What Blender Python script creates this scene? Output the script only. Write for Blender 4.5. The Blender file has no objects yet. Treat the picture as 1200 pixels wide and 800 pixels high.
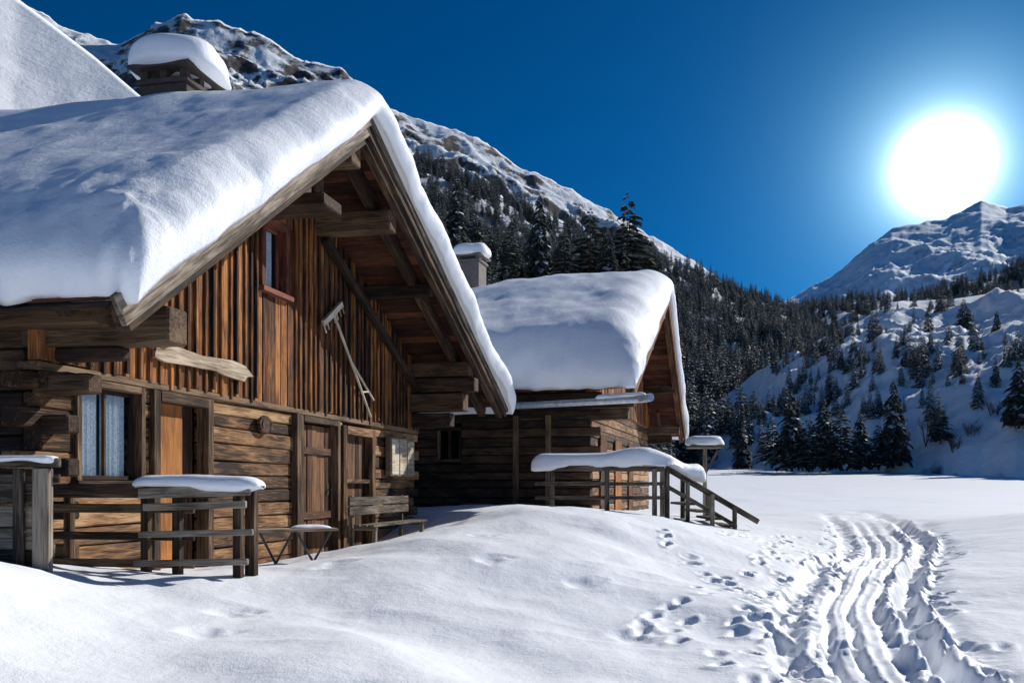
import bpy, math, random
import numpy as np
from mathutils import Vector
random.seed(7); RS=np.random.RandomState(11)
scene=bpy.context.scene
F=1000.0; HY=570.0
def px(x,y,d): return ((x-600)/F*d, d, (HY-y)/F*d)

# ---------------- noise -----------------
TAB=np.random.RandomState(3).rand(512,512)*2-1
def vn(x,y,s=0):
    x=np.asarray(x,float)+s*37.3; y=np.asarray(y,float)+s*91.7
    xi=np.floor(x).astype(int); yi=np.floor(y).astype(int)
    fx=x-xi; fy=y-yi; fx=fx*fx*fx*(fx*(fx*6-15)+10); fy=fy*fy*fy*(fy*(fy*6-15)+10)
    a=TAB[xi%512,yi%512]; b=TAB[(xi+1)%512,yi%512]; c=TAB[xi%512,(yi+1)%512]; d=TAB[(xi+1)%512,(yi+1)%512]
    return (a*(1-fx)+b*fx)*(1-fy)+(c*(1-fx)+d*fx)*fy
def fbm(x,y,o=4,s=0,g=.5):
    r=0;a=1;t=0
    x=np.asarray(x,float);y=np.asarray(y,float)
    for i in range(o):
        r=r+a*vn(x,y,s+i*5);t+=a;a*=g
        x,y=(x*.8-y*.6)*2.03,(x*.6+y*.8)*2.03
    return r/t
def ridged(x,y,o=5,s=0,g=.5):
    r=0;a=1;t=0
    x=np.asarray(x,float);y=np.asarray(y,float)
    for i in range(o):
        r=r+a*(1-2*np.abs(vn(x,y,s+i*5)));t+=a;a*=g
        x,y=(x*.8-y*.6)*2.07,(x*.6+y*.8)*2.07
    return r/t
def sst(a,b,x):
    t=np.clip((np.asarray(x,float)-a)/(b-a),0,1); return t*t*(3-2*t)

# ---------------- materials -----------------
def newmat(n):
    m=bpy.data.materials.new(n); m.use_nodes=True
    nt=m.node_tree; return m,nt,nt.nodes,nt.links,nt.nodes['Principled BSDF']
def ramp(N,pts):
    r=N.new('ShaderNodeValToRGB'); e=r.color_ramp.elements
    while len(e)<len(pts): e.new(.5)
    for i,(p,c) in enumerate(pts):
        e[i].position=p; e[i].color=(c[0],c[1],c[2],1)
    return r
def snow_mat(n,col=(.86,.89,.94),bs=1.0,bump=.25,scales=(14,90)):
    m,nt,N,L,b=newmat(n)
    tc=N.new('ShaderNodeNewGeometry')
    n1=N.new('ShaderNodeTexNoise'); n1.inputs['Scale'].default_value=scales[0]; n1.inputs['Detail'].default_value=5; n1.inputs['Roughness'].default_value=.65
    n2=N.new('ShaderNodeTexNoise'); n2.inputs['Scale'].default_value=scales[1]; n2.inputs['Detail'].default_value=3
    L.new(tc.outputs['Position'],n1.inputs['Vector']); L.new(tc.outputs['Position'],n2.inputs['Vector'])
    b1=N.new('ShaderNodeBump'); b1.inputs['Strength'].default_value=bump; b1.inputs['Distance'].default_value=.05*bs
    b2=N.new('ShaderNodeBump'); b2.inputs['Strength'].default_value=min(1,bump*1.6); b2.inputs['Distance'].default_value=.009*bs
    L.new(n1.outputs['Fac'],b1.inputs['Height']); L.new(n2.outputs['Fac'],b2.inputs['Height']); L.new(b1.outputs['Normal'],b2.inputs['Normal'])
    L.new(b2.outputs['Normal'],b.inputs['Normal'])
    b.inputs['Base Color'].default_value=(*col,1); b.inputs['Roughness'].default_value=.55
    b.inputs['Specular IOR Level'].default_value=.25
    return m
def wood_mat(n,dark,mid,light,bump=.6,rough=.8,stretch=11,pos=(.12,.55,1.0),weather=.35):
    m,nt,N,L,b=newmat(n)
    at=N.new('ShaderNodeAttribute'); at.attribute_name='gc'
    ar=N.new('ShaderNodeAttribute'); ar.attribute_name='rnd'
    mp=N.new('ShaderNodeMapping'); mp.inputs['Scale'].default_value=(1.0,stretch,stretch)
    L.new(at.outputs['Vector'],mp.inputs['Vector'])
    n1=N.new('ShaderNodeTexNoise'); n1.inputs['Scale'].default_value=1.6; n1.inputs['Detail'].default_value=7; n1.inputs['Roughness'].default_value=.62; n1.inputs['Distortion'].default_value=.7
    L.new(mp.outputs['Vector'],n1.inputs['Vector'])
    mp2=N.new('ShaderNodeMapping'); mp2.inputs['Scale'].default_value=(2.0,stretch*5,stretch*5)
    L.new(at.outputs['Vector'],mp2.inputs['Vector'])
    n2=N.new('ShaderNodeTexNoise'); n2.inputs['Scale'].default_value=2; n2.inputs['Detail'].default_value=4
    L.new(mp2.outputs['Vector'],n2.inputs['Vector'])
    n3=N.new('ShaderNodeTexNoise'); n3.inputs['Scale'].default_value=1.3; n3.inputs['Detail'].default_value=3
    L.new(at.outputs['Vector'],n3.inputs['Vector'])
    a1=N.new('ShaderNodeMath'); a1.operation='MULTIPLY_ADD'; a1.inputs[1].default_value=.55; L.new(n2.outputs['Fac'],a1.inputs[0])
    a0=N.new('ShaderNodeMath'); a0.operation='MULTIPLY'; a0.inputs[1].default_value=.9; L.new(n1.outputs['Fac'],a0.inputs[0]); L.new(a0.outputs[0],a1.inputs[2])
    a2=N.new('ShaderNodeMath'); a2.operation='MULTIPLY_ADD'; a2.inputs[1].default_value=.34; L.new(ar.outputs['Fac'],a2.inputs[0]); L.new(a1.outputs[0],a2.inputs[2])
    a3=N.new('ShaderNodeMath'); a3.operation='MULTIPLY_ADD'; a3.inputs[1].default_value=.6; L.new(n3.outputs['Fac'],a3.inputs[0]); L.new(a2.outputs[0],a3.inputs[2])
    a4=N.new('ShaderNodeMapRange'); a4.inputs['From Min'].default_value=.96; a4.inputs['From Max'].default_value=1.44
    L.new(a3.outputs[0],a4.inputs['Value'])
    r=ramp(N,[(pos[0],dark),(pos[1],mid),(pos[2],light)]); L.new(a4.outputs[0],r.inputs['Fac'])
    n4=N.new('ShaderNodeTexNoise'); n4.inputs['Scale'].default_value=.9; n4.inputs['Detail'].default_value=6; n4.inputs['Roughness'].default_value=.7
    L.new(mp.outputs['Vector'],n4.inputs['Vector'])
    wr=N.new('ShaderNodeMapRange'); wr.inputs['From Min'].default_value=.54; wr.inputs['From Max'].default_value=.74; wr.inputs['To Max'].default_value=weather
    L.new(n4.outputs['Fac'],wr.inputs['Value'])
    bw=N.new('ShaderNodeHueSaturation'); bw.inputs['Saturation'].default_value=.4; bw.inputs['Value'].default_value=.8; L.new(r.outputs['Color'],bw.inputs['Color'])
    mxw=N.new('ShaderNodeMixRGB'); L.new(wr.outputs[0],mxw.inputs[0]); L.new(r.outputs['Color'],mxw.inputs[1]); L.new(bw.outputs[0],mxw.inputs[2])
    L.new(mxw.outputs[0],b.inputs['Base Color'])
    bp=N.new('ShaderNodeBump'); bp.inputs['Strength'].default_value=bump; bp.inputs['Distance'].default_value=.025
    L.new(a1.outputs[0],bp.inputs['Height']); L.new(bp.outputs['Normal'],b.inputs['Normal'])
    b.inputs['Roughness'].default_value=rough; b.inputs['Specular IOR Level'].default_value=.3
    return m
def plain_mat(n,col,rough=.6,metal=0,ns=12):
    m,nt,N,L,b=newmat(n)
    b.inputs['Roughness'].default_value=rough; b.inputs['Metallic'].default_value=metal
    tc=N.new('ShaderNodeNewGeometry')
    n1=N.new('ShaderNodeTexNoise'); n1.inputs['Scale'].default_value=ns; n1.inputs['Detail'].default_value=4
    L.new(tc.outputs['Position'],n1.inputs['Vector'])
    r=ramp(N,[(.3,tuple(c*.7 for c in col)),(.7,tuple(min(1,c*1.2) for c in col))]); L.new(n1.outputs['Fac'],r.inputs['Fac'])
    L.new(r.outputs['Color'],b.inputs['Base Color'])
    return m
M_snow=snow_mat('snow_ground')
M_rsnow=snow_mat('snow_roof',bump=.34,scales=(9,70),bs=1.0)
M_orange=wood_mat('wood_boards_warm',(.024,.010,.005),(.21,.076,.021),(.50,.205,.058),bump=1.0)
M_log=wood_mat('wood_logs',(.028,.014,.007),(.21,.102,.042),(.47,.285,.14),bump=1.0,stretch=8)
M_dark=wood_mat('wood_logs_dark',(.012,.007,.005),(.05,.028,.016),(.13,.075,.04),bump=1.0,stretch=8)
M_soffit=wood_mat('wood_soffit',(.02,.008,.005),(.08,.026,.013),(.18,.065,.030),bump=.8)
M_grey=wood_mat('wood_weathered',(.035,.027,.02),(.17,.13,.095),(.38,.32,.25),bump=1.0)
M_beam=wood_mat('wood_beam',(.02,.012,.007),(.095,.055,.03),(.24,.155,.088),bump=1.0)
M_lightw=wood_mat('wood_pale',(.16,.11,.07),(.42,.33,.23),(.66,.57,.45),bump=.6)
M_door=wood_mat('wood_door',(.22,.08,.018),(.36,.14,.034),(.46,.20,.055),bump=.15,stretch=5,weather=.1)
M_pdoor=wood_mat('wood_plank_door',(.025,.011,.006),(.12,.055,.026),(.26,.13,.06),bump=.9)
M_red=wood_mat('wood_red_frame',(.05,.015,.01),(.17,.05,.028),(.28,.10,.055),bump=.4)
M_metal=plain_mat('galvanised_metal',(.5,.52,.56),.35,.5)
M_iron=plain_mat('dark_iron',(.06,.055,.05),.5,.5)
M_chim=plain_mat('chimney_plaster',(.055,.042,.036),.9)
M_curt=plain_mat('curtain_cloth',(.74,.78,.83),.9,ns=40)
M_black=plain_mat('dark_interior',(.012,.01,.009),.9)
mg,nt,N,L,b=newmat('window_glass')
tr=N.new('ShaderNodeBsdfTransparent'); gl=N.new('ShaderNodeBsdfGlossy'); gl.inputs['Roughness'].default_value=.03
tr.inputs[0].default_value=(.8,.85,.88,1)
mx=N.new('ShaderNodeMixShader'); lw=N.new('ShaderNodeLayerWeight'); lw.inputs['Blend'].default_value=.16
L.new(lw.outputs['Fresnel'],mx.inputs[0]); L.new(tr.outputs[0],mx.inputs[1]); L.new(gl.outputs[0],mx.inputs[2])
L.new(mx.outputs[0],nt.nodes['Material Output'].inputs['Surface']); M_glass=mg

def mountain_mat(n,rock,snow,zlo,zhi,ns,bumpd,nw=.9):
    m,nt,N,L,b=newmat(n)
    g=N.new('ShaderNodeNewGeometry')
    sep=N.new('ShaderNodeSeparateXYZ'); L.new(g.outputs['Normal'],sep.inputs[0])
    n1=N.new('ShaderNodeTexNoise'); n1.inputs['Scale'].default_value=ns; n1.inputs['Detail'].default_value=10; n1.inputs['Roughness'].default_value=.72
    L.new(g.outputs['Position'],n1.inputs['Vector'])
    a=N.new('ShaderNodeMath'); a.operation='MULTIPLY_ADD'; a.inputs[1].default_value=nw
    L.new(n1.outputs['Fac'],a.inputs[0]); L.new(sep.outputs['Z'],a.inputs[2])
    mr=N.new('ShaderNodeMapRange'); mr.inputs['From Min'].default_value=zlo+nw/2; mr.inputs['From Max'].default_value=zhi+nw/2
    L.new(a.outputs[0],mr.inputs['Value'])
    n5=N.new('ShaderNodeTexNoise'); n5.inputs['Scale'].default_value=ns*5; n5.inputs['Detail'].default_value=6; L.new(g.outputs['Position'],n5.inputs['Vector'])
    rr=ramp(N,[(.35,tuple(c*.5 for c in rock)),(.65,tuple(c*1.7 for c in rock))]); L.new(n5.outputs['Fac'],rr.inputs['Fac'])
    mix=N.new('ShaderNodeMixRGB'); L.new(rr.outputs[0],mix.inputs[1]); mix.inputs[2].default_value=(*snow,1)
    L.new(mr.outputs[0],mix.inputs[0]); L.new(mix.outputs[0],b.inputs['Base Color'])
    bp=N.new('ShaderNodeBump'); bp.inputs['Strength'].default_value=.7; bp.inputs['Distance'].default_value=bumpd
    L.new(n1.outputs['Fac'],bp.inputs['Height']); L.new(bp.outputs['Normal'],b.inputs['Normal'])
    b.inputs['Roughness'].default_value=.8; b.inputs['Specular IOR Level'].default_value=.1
    return m

# ---------------- mesh builder -----------------
def mkmesh(name,v,f,mat,smooth=False,parent=None,attrs=None,col=None):
    me=bpy.data.meshes.new(name); 
    if isinstance(v,np.ndarray): v=v.tolist()
    if isinstance(f,np.ndarray): f=f.tolist()
    me.from_pydata(v,[],f)
    if smooth: me.polygons.foreach_set('use_smooth',[True]*len(me.polygons))
    if attrs:
        for k,(typ,data) in attrs.items():
            a=me.attributes.new(k,typ,'POINT')
            a.data.foreach_set('vector' if typ=='FLOAT_VECTOR' else 'value',np.asarray(data).ravel())
    me.materials.append(mat) if mat else None
    me.update()
    o=bpy.data.objects.new(name,me)
    (col or scene.collection).objects.link(o)
    if parent: o.parent=parent
    return o
class MB:
    def __init__(s): s.v=[];s.f=[];s.g=[];s.r=[]
    def box(s,f,a0,a1,b0,b1,c0,c1,rnd=None,taper=None):
        if rnd is None: rnd=random.random()
        n=len(s.v); off=random.random()*50
        for a in (a0,a1):
            for b in (b0,b1):
                for c in (c0,c1):
                    s.v.append(tuple(f(a,b,c))); s.g.append((a+off,b+off*.37,c+off*.21)); s.r.append(rnd)
        for q in ((0,1,3,2),(4,6,7,5),(0,4,5,1),(2,3,7,6),(0,2,6,4),(1,5,7,3)): s.f.append(tuple(n+i for i in q))
    def beam(s,p0,p1,w,h,up=(0,0,1),rnd=None):
        p0=Vector(p0);p1=Vector(p1);d=(p1-p0);Ln=d.length;d.normalize()
        side=d.cross(Vector(up));side.normalize();u2=side.cross(d)
        s.box(lambda a,b,c:p0+d*a+side*b+u2*c,0,Ln,-w/2,w/2,-h/2,h/2,rnd)
    def rod(s,p0,p1,r0,r1=None,n=10,rnd=None):
        r1=r0 if r1 is None else r1
        p0=Vector(p0);p1=Vector(p1);d=(p1-p0);Ln=d.length;d.normalize()
        t=Vector((0,0,1)) if abs(d.z)<.9 else Vector((1,0,0))
        a=d.cross(t);a.normalize();b=a.cross(d);k=len(s.v);rnd=random.random() if rnd is None else rnd;off=random.random()*50
        for (p,r,l) in ((p0,r0,0),(p1,r1,Ln)):
            for i in range(n):
                th=i*2*math.pi/n
                s.v.append(tuple(p+a*math.cos(th)*r+b*math.sin(th)*r)); s.g.append((l+off,math.cos(th)*r,math.sin(th)*r)); s.r.append(rnd)
        for i in range(n): s.f.append((k+i,k+(i+1)%n,k+n+(i+1)%n,k+n+i))
        s.f.append(tuple(k+i for i in range(n))[::-1]); s.f.append(tuple(k+n+i for i in range(n)))
    def obj(s,name,mat,parent=None,bevel=.008):
        o=mkmesh(name,s.v,s.f,mat,parent=parent,attrs={'gc':('FLOAT_VECTOR',s.g),'rnd':('FLOAT',s.r)})
        import bmesh
        bm=bmesh.new(); bm.from_mesh(o.data); bmesh.ops.recalc_face_normals(bm,faces=bm.faces); bm.to_mesh(o.data); bm.free()
        if bevel:
            m=o.modifiers.new('bevel','BEVEL'); m.width=bevel; m.segments=1; m.limit_method='ANGLE'
        return o
def empty(name,loc=(0,0,0)):
    e=bpy.data.objects.new(name,None); scene.collection.objects.link(e); e.location=(0,0,0); return e
def grid_faces(nr,nc,off=0,flip=False):
    i,j=np.meshgrid(np.arange(nr-1),np.arange(nc-1),indexing='ij')
    a=(i*nc+j).ravel()+off
    q=np.stack([a,a+1,a+nc+1,a+nc],1)
    return q[:,::-1] if flip else q
def cushion(name,path,width,height,parent,mat=None,seed=0,n=40,m=14,hang=.03):
    P=np.array(path,float); seg=np.r_[0,np.cumsum(np.linalg.norm(np.diff(P,axis=0),axis=1))]
    L_=seg[-1]; e=(1-np.cos(np.linspace(0,math.pi,n)))/2*L_
    C=np.stack([np.interp(e,seg,P[:,k]) for k in range(3)],1)
    T=np.gradient(C,axis=0); T[:,2]*=0; T/=np.linalg.norm(T,axis=1)[:,None]+1e-9
    S=np.stack([T[:,1],-T[:,0],0*T[:,0]],1)
    ee=np.minimum(e,L_-e); R=min(width*.6,L_/2); pr=np.sqrt(np.clip(1-(1-np.clip(ee/R,0,1))**2,0,1))
    V=[]
    th=np.linspace(0,2*math.pi,m,endpoint=False)
    for i in range(n):
        hh=height*(.85+.3*vn(e[i]*1.1,seed*3.1+.5,seed))
        for t in th:
            c=math.cos(t); s_=math.sin(t)
            cx=math.copysign(abs(c)**.75,c)*width/2*(.25+.75*pr[i])*(1+.12*vn(e[i]*3,t,seed+3))
            z=(math.copysign(abs(s_)**.8,s_)*hh*pr[i]) if s_>0 else s_*hang*(1+1.5*vn(e[i]*4,7,seed))
            V.append(C[i]+S[i]*cx+np.array([0,0,z]))
    Fc=[]
    for i in range(n-1):
        for k in range(m): Fc.append((i*m+k,i*m+(k+1)%m,(i+1)*m+(k+1)%m,(i+1)*m+k))
    Fc.append(tuple(range(m))); Fc.append(tuple((n-1)*m+k for k in range(m))[::-1])
    return mkmesh(name,np.array(V),Fc,mat or M_rsnow,True,parent)

# ---------------- ground -----------------
def base(Y): 
    Y=np.asarray(Y,float); return -1.12+.35*sst(18,50,Y)+np.interp(Y,[0,40,60,85,115,150,5000],[0,0,.45,1.7,3.1,3.6,3.6])
cps=[px(0,750,4.7),px(0,630,6.5),px(0,690,5.4),px(60,658,6.7),px(130,690,7.2),px(250,700,7.4),px(350,676,8.5),px(430,645,9.8),px(520,615,11.3),
 px(600,594,12.3),px(700,599,13),px(800,612,13),px(860,634,12.6),px(300,800,4.8),px(600,800,4.8),px(450,712,7.3),px(600,678,8.3),px(300,738,6.2),px(150,735,5.9),
 px(780,682,8.6),px(720,735,6.9),px(850,800,5),px(1050,800,5.5),px(1000,705,9.5),px(1040,652,15),px(1000,626,21),px(1200,785,5.5),px(1200,685,8.6),px(1200,630,14),px(1190,600,20),
 px(900,612,25),px(1100,602,30),(-3.5,10,-1.12),(-2.3,14,-1.15),(-1.6,17,-.95),(-1.2,19.3,-.55),(-.6,20,-.42),(.4,17,-.50),(1.0,21,-.5),px(700,602,17.2),px(800,608,18),px(885,614,20),
 (-7,12,-1),(-9,8,-.9),(-6.5,6.3,-.45),(4,30,-.8),(6,24,-.95),(0,0,-1.25),(-5,-2,-1),(5,-2,-1.3),(8,2,-1.2),(-4,3,-.95)]
cps=np.array(cps)
def kern(r,l=4.2): return (1+r/l)*np.exp(-r/l)
Dm=np.linalg.norm(cps[:,None,:2]-cps[None,:,:2],axis=2)
Wt=np.linalg.solve(kern(Dm)+np.eye(len(cps))*.012,cps[:,2]-base(cps[:,1]))
def gz(X,Y):
    X=np.asarray(X,float);Y=np.asarray(Y,float)
    z=base(Y)+0*X
    for c,w in zip(cps,Wt): z=z+w*kern(np.hypot(X-c[0],Y-c[1]))
    return z
def lines(segs):
    out=[]
    for a,b,st in segs: out+=list(np.arange(a,b,st))
    return out
def grow(start,stop,st,k):
    o=[];x=start
    while x<stop: o.append(x); st*=k; x+=st
    o.append(stop); return o
xs=np.array([-x for x in grow(4.8,3500,.04,1.09)][::-1]+lines([(-4.75,1.0,.04),(1.0,8.6,.026)])+grow(8.6,3500,.028,1.06))
ys=np.array([-y for y in grow(-3.2,600,.1,1.2)][::-1]+lines([(3.25,13.5,.028)])+grow(13.5,5200,.03,1.013))
GX,GY=np.meshgrid(xs,ys)
GZ=gz(GX,GY)
near=1-sst(60,140,np.hypot(GX,GY))
mound=sst(3,5.5,GY)*(1-sst(13,17,GY))*(1-sst(1.5,4,GX))
GZ+=near*(.06*fbm(GX*.45,GY*.45,3,1)+.010*fbm(GX*2.3,GY*2.3,3,2))+ (1-near)*.4*fbm(GX*.03,GY*.03,3,4)
GZ+=mound*(.15*fbm(GX*.6+GY*.3,GY*.45,2,17)+.018*ridged(GX*.8+GY*.5,GY*1.1,2,18))
GZ+=.005*near*fbm(GX*6,GY*3,2,9)
# trail
tc=np.array([(2.1,0),(2.35,5.5),(3.75,9.5),(5.4,12.5),(6.9,15.5),(8.3,19),(10.2,24),(12.6,32)])
tyy=np.linspace(0,32,400); txx=np.interp(tyy,tc[:,1],tc[:,0]); 
txx=np.convolve(np.pad(txx,20,mode='edge'),np.ones(41)/41,'valid')
cx=np.interp(GY,tyy,txx); 
def hwf(y): return np.interp(y,[0,5,10,16,24,32],[.76,.82,.95,1.15,1.3,1.35])
hw=hwf(GY); lat=(GX-cx)/hw
wob=.18*fbm(GX*1.2,GY*1.1,3,20)
mask=(1-sst(.78,1.15,np.abs(lat+wob)))*sst(-1,2,GY)*(1-sst(26,38,GY))
GZ-=mask*.06
rough=sst(.28,.55,np.abs(lat+.12))
GZ+=mask*(.25+.75*rough)*(.035*fbm(GX*2.2,GY*2.2,2,31)+.040*np.abs(fbm(GX*6,GY*6,3,33)))
wig=.07*vn(GX*0+2,GY*.5,40)+.025*vn(GX*0+5,GY*1.3,44)+.02*fbm(GX*3,GY*3,2,45)
for off,dep,wd,st in ((.58,.16,.13,.9),(-.05,.06,.05,.5),(-.29,.055,.05,.5),(.24,.035,.05,.6),(-.68,.07,.13,.9)):
    rl=(lat-off)-wig
    GZ-=mask*dep*np.exp(-(rl/wd)**4)*(1+st*.8*vn(GX*2.6,GY*2.6,41))
    GZ+=mask*dep*.3*np.exp(-((np.abs(rl)-wd*1.6)/(wd*.5))**2)*(1+st*2.6*fbm(GX*6,GY*6,3,42))
def stamp(x,y,rx,ry,dep,ang=0,rim=.25):
    R=max(rx,ry)*2.4
    i0,i1=np.searchsorted(ys,[y-R,y+R]); j0,j1=np.searchsorted(xs,[x-R,x+R])
    if i1-i0<2 or j1-j0<2: return
    dx=GX[i0:i1,j0:j1]-x; dy=GY[i0:i1,j0:j1]-y
    a=dx*math.cos(ang)+dy*math.sin(ang); b=-dx*math.sin(ang)+dy*math.cos(ang)
    r=np.sqrt((a/rx)**2+(b/ry)**2)*(1+.3*vn(dx*9+x*7,dy*9,5))
    GZ[i0:i1,j0:j1]+= -dep*np.exp(-r**3)+dep*rim*np.exp(-((r-1.5)/.4)**2)*(1+.8*vn(dx*14+x,dy*14,6))
for k in range(520):
    y=3.2+ (random.random()**1.1)*25
    c=float(np.interp(y,tyy,txx)); w=float(hwf(y))
    t=random.choice((random.gauss(-.85,.22),random.gauss(-.65,.22),random.gauss(.75,.18),random.gauss(.5,.18)))
    if abs(t)>1.35: continue
    stamp(c+t*w,y,random.uniform(.045,.075),random.uniform(.07,.12),random.uniform(.025,.07),random.uniform(-.6,.6))
for (x0,y0,x1,y1,n) in ((1.2,7.0,3.0,10.5,12),(3.2,10.8,5.4,16.5,18),(3.2,13.0,5.9,17.8,14),(1.4,5.0,1.45,7.6,7),(1.9,6.6,2.4,9.4,9),(2.3,9.3,2.0,12.2,7),(3.9,13.5,4.5,17.0,9),(1.6,5.4,2.9,9.6,12)):
    for k in range(n):
        t=k/n; stamp(x0+(x1-x0)*t+random.uniform(-.16,.16),y0+(y1-y0)*t+random.uniform(-.1,.1),random.uniform(.05,.07),random.uniform(.09,.12),random.uniform(.03,.065),-.5+random.uniform(-.3,.3))
for (qx,qy,d) in ((240,750,6.1),(268,722,6.9),(390,668,8.9),(575,672,8.9),(683,690,8.3),(738,738,6.7),(565,645,10.4)):
    X,Y,_=px(qx,qy,d); stamp(X,Y,.13,.14,.035,.5,.1); stamp(X+.18,Y+.1,.07,.09,.02,.4,.1)
gv=np.stack([GX.ravel(),GY.ravel(),GZ.ravel()],1)
mkmesh('snow_ground',gv,grid_faces(len(ys),len(xs)),M_snow,True)

# ---------------- mountains -----------------
def mountain(name,ridge,basep,nr,nc,mat,amp,ns,jag=0,prof=1.0,rid=True,seed=0,back=.35,o=6,snap=False):
    R=np.array(ridge,float);B=np.array(basep,float)
    xs_=np.linspace(R[0,0],R[-1,0],nc)
    ry=np.interp(xs_,R[:,0],R[:,1]); rD=np.interp(xs_,R[:,0],R[:,2])
    by=np.interp(xs_,B[:,0],B[:,1]); bD=np.interp(xs_,B[:,0],B[:,2])
    if snap: bD=bD*(1+.05*fbm(xs_/60,xs_*0,3,seed+30))
    RP=np.stack([(xs_-600)/F*rD,rD,(HY-ry)/F*rD],1); BP=np.stack([(xs_-600)/F*bD,bD,(HY-by)/F*bD],1)
    if snap: BP[:,2]=base(BP[:,1])-.9
    vb=np.linspace(-back,0,max(6,nr//5),endpoint=False); vf=np.linspace(0,1,nr)
    if prof<.9: vf=np.sort(np.r_[vf[:-1],1-np.geomspace(.0008,.02,10),1.0])
    V=[]
    for v in vb:
        p=RP+(RP-BP)*np.array([1,1,0])*(-v); p[:,2]=RP[:,2]+(BP[:,2]-RP[:,2])*(-v)*1.3
        V.append((p,v))
    for v in vf:
        p=RP+(BP-RP)*v; p[:,2]=BP[:,2]+(RP[:,2]-BP[:,2])*(1-v)**prof
        V.append((p,v))
    out=[]
    for p,v in V:
        fn=ridged if rid else fbm
        nz=fn(p[:,0]/ns,p[:,1]/ns,o,seed)-(.35 if rid else 0)
        env=min(1,max(abs(v)*4,0))*min(1,(1-v)*4) if v>=0 else min(1,abs(v)*4)
        z=p[:,2]+amp*nz*env+jag*(ridged(p[:,0]/ns*3+.3,p[:,1]/ns*3,4,seed+9)-.3)*(1 if v<.9 else 0)
        out.append(np.stack([p[:,0],p[:,1],z],1))
    A=np.array(out)
    if not snap: A[-1,:,2]-=abs(amp)*.5+2
    o=mkmesh(name,A.reshape(-1,3),grid_faces(A.shape[0],nc,flip=True),mat,True)
    return A[len(vb):],o
Mt_rock=mountain_mat('rock_and_snow',(.085,.078,.078),(.78,.82,.88),.58,.69,.014,12,nw=1.2)
Mt_far_hazed=mountain_mat('far_hazed_rock_and_snow',(.42,.52,.64),(.78,.86,.94),.55,.85,.008,6,nw=1.1)  # distance haze is put into the pale bluish rock and snow colours
Mt_snow=mountain_mat('hill_snow',(.55,.6,.66),(.84,.86,.9),.2,.5,.06,1.0)
Mt_forest=mountain_mat('forest_floor',(.09,.10,.11),(.66,.71,.78),.50,.9,.05,2.0)
Mt_near=mountain_mat('hill_scree_snow',(.14,.14,.14),(.82,.86,.91),.30,.48,.12,1.0)
mountain('mountain',[(-700,-160,1500),(-200,-60,1500),(0,-8,1500),(60,24,1500),(100,40,1500),(140,50,1500),(180,28,1500),(210,17,1500),(235,22,1500),(260,27,1500),(310,44,1500),(350,66,1500),(400,82,1500),(440,116,1500),(470,134,1500),(520,145,1500),(545,155,1500),(600,188,1500),(650,212,1500),(700,240,1500),(740,264,1500),(850,330,1500),(950,410,1500)],
 [(-700,500,650),(950,520,750)],150,680,Mt_rock,70,170,jag=10,seed=2)
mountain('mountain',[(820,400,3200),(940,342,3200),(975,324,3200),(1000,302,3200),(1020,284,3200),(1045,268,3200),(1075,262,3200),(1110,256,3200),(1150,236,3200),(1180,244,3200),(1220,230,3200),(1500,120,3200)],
 [(820,470,1500),(1500,470,1500)],140,420,Mt_far_hazed,60,330,jag=12,seed=5)
mountain('snow_hillside',[(-700,-420,130),(-300,-230,130),(-100,-95,128),(20,-2,125),(60,28,122),(110,66,118),(165,113,112),(240,180,106),(330,270,98),(420,360,90)],
 [(-700,560,45),(420,560,60)],60,160,Mt_snow,2.2,30,rid=False,seed=8,prof=1.1)
HF,_=mountain('forest_hillside',[(200,140,380),(300,150,400),(400,165,410),(480,188,430),(520,202,440),(560,220,460),(640,258,500),(700,274,520),(760,296,560),(850,334,610),(920,362,650),(1000,400,660)],
 [(200,548,80),(700,546,92),(850,546,128),(1000,546,165)],110,260,Mt_forest,16,60,seed=12,prof=1.12,snap=True)
HM,_=mountain('forest_ridge',[(760,330,760),(860,350,760),(930,364,760),(1000,352,760),(1060,350,760),(1100,340,760),(1170,322,760),(1200,308,760),(1500,220,760)],
 [(760,470,330),(1500,440,330)],70,200,Mt_forest,14,90,seed=16)
HN,_=mountain('snow_hill',[(780,500,150),(840,470,165),(900,430,180),(960,398,195),(1000,376,200),(1045,354,205),(1120,350,198),(1200,338,188),(1350,290,175),(1600,220,165)],
 [(780,547,124),(1000,548,106),(1100,549,98),(1200,553,88),(1350,560,72),(1600,575,58)],130,300,Mt_near,6,22,seed=21,prof=.68,snap=True)

# ---------------- trees -----------------
def needle(name,fr):
    m,nt,N,L,b=newmat(name)
    g=N.new('ShaderNodeNewGeometry'); n1=N.new('ShaderNodeTexNoise'); n1.inputs['Scale'].default_value=1.8; n1.inputs['Detail'].default_value=4
    L.new(g.outputs['Position'],n1.inputs['Vector'])
    r=ramp(N,[(.3,(.012,.020,.016)),(.5,(.034,.048,.036)),(.6,(.075,.092,.085)),(.74,fr)]); L.new(n1.outputs['Fac'],r.inputs['Fac']); L.new(r.outputs['Color'],b.inputs['Base Color']); b.inputs['Roughness'].default_value=.8; b.inputs['Specular IOR Level'].default_value=.2
    return m
M_needle=needle('spruce_needles_frosted',(.36,.41,.48)); M_needle2=needle('spruce_needles',(.13,.14,.11))
M_bark=plain_mat('bark',(.07,.045,.03),.9)
M_tsnow=plain_mat('branch_snow',(.70,.74,.80),.7)
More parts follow.
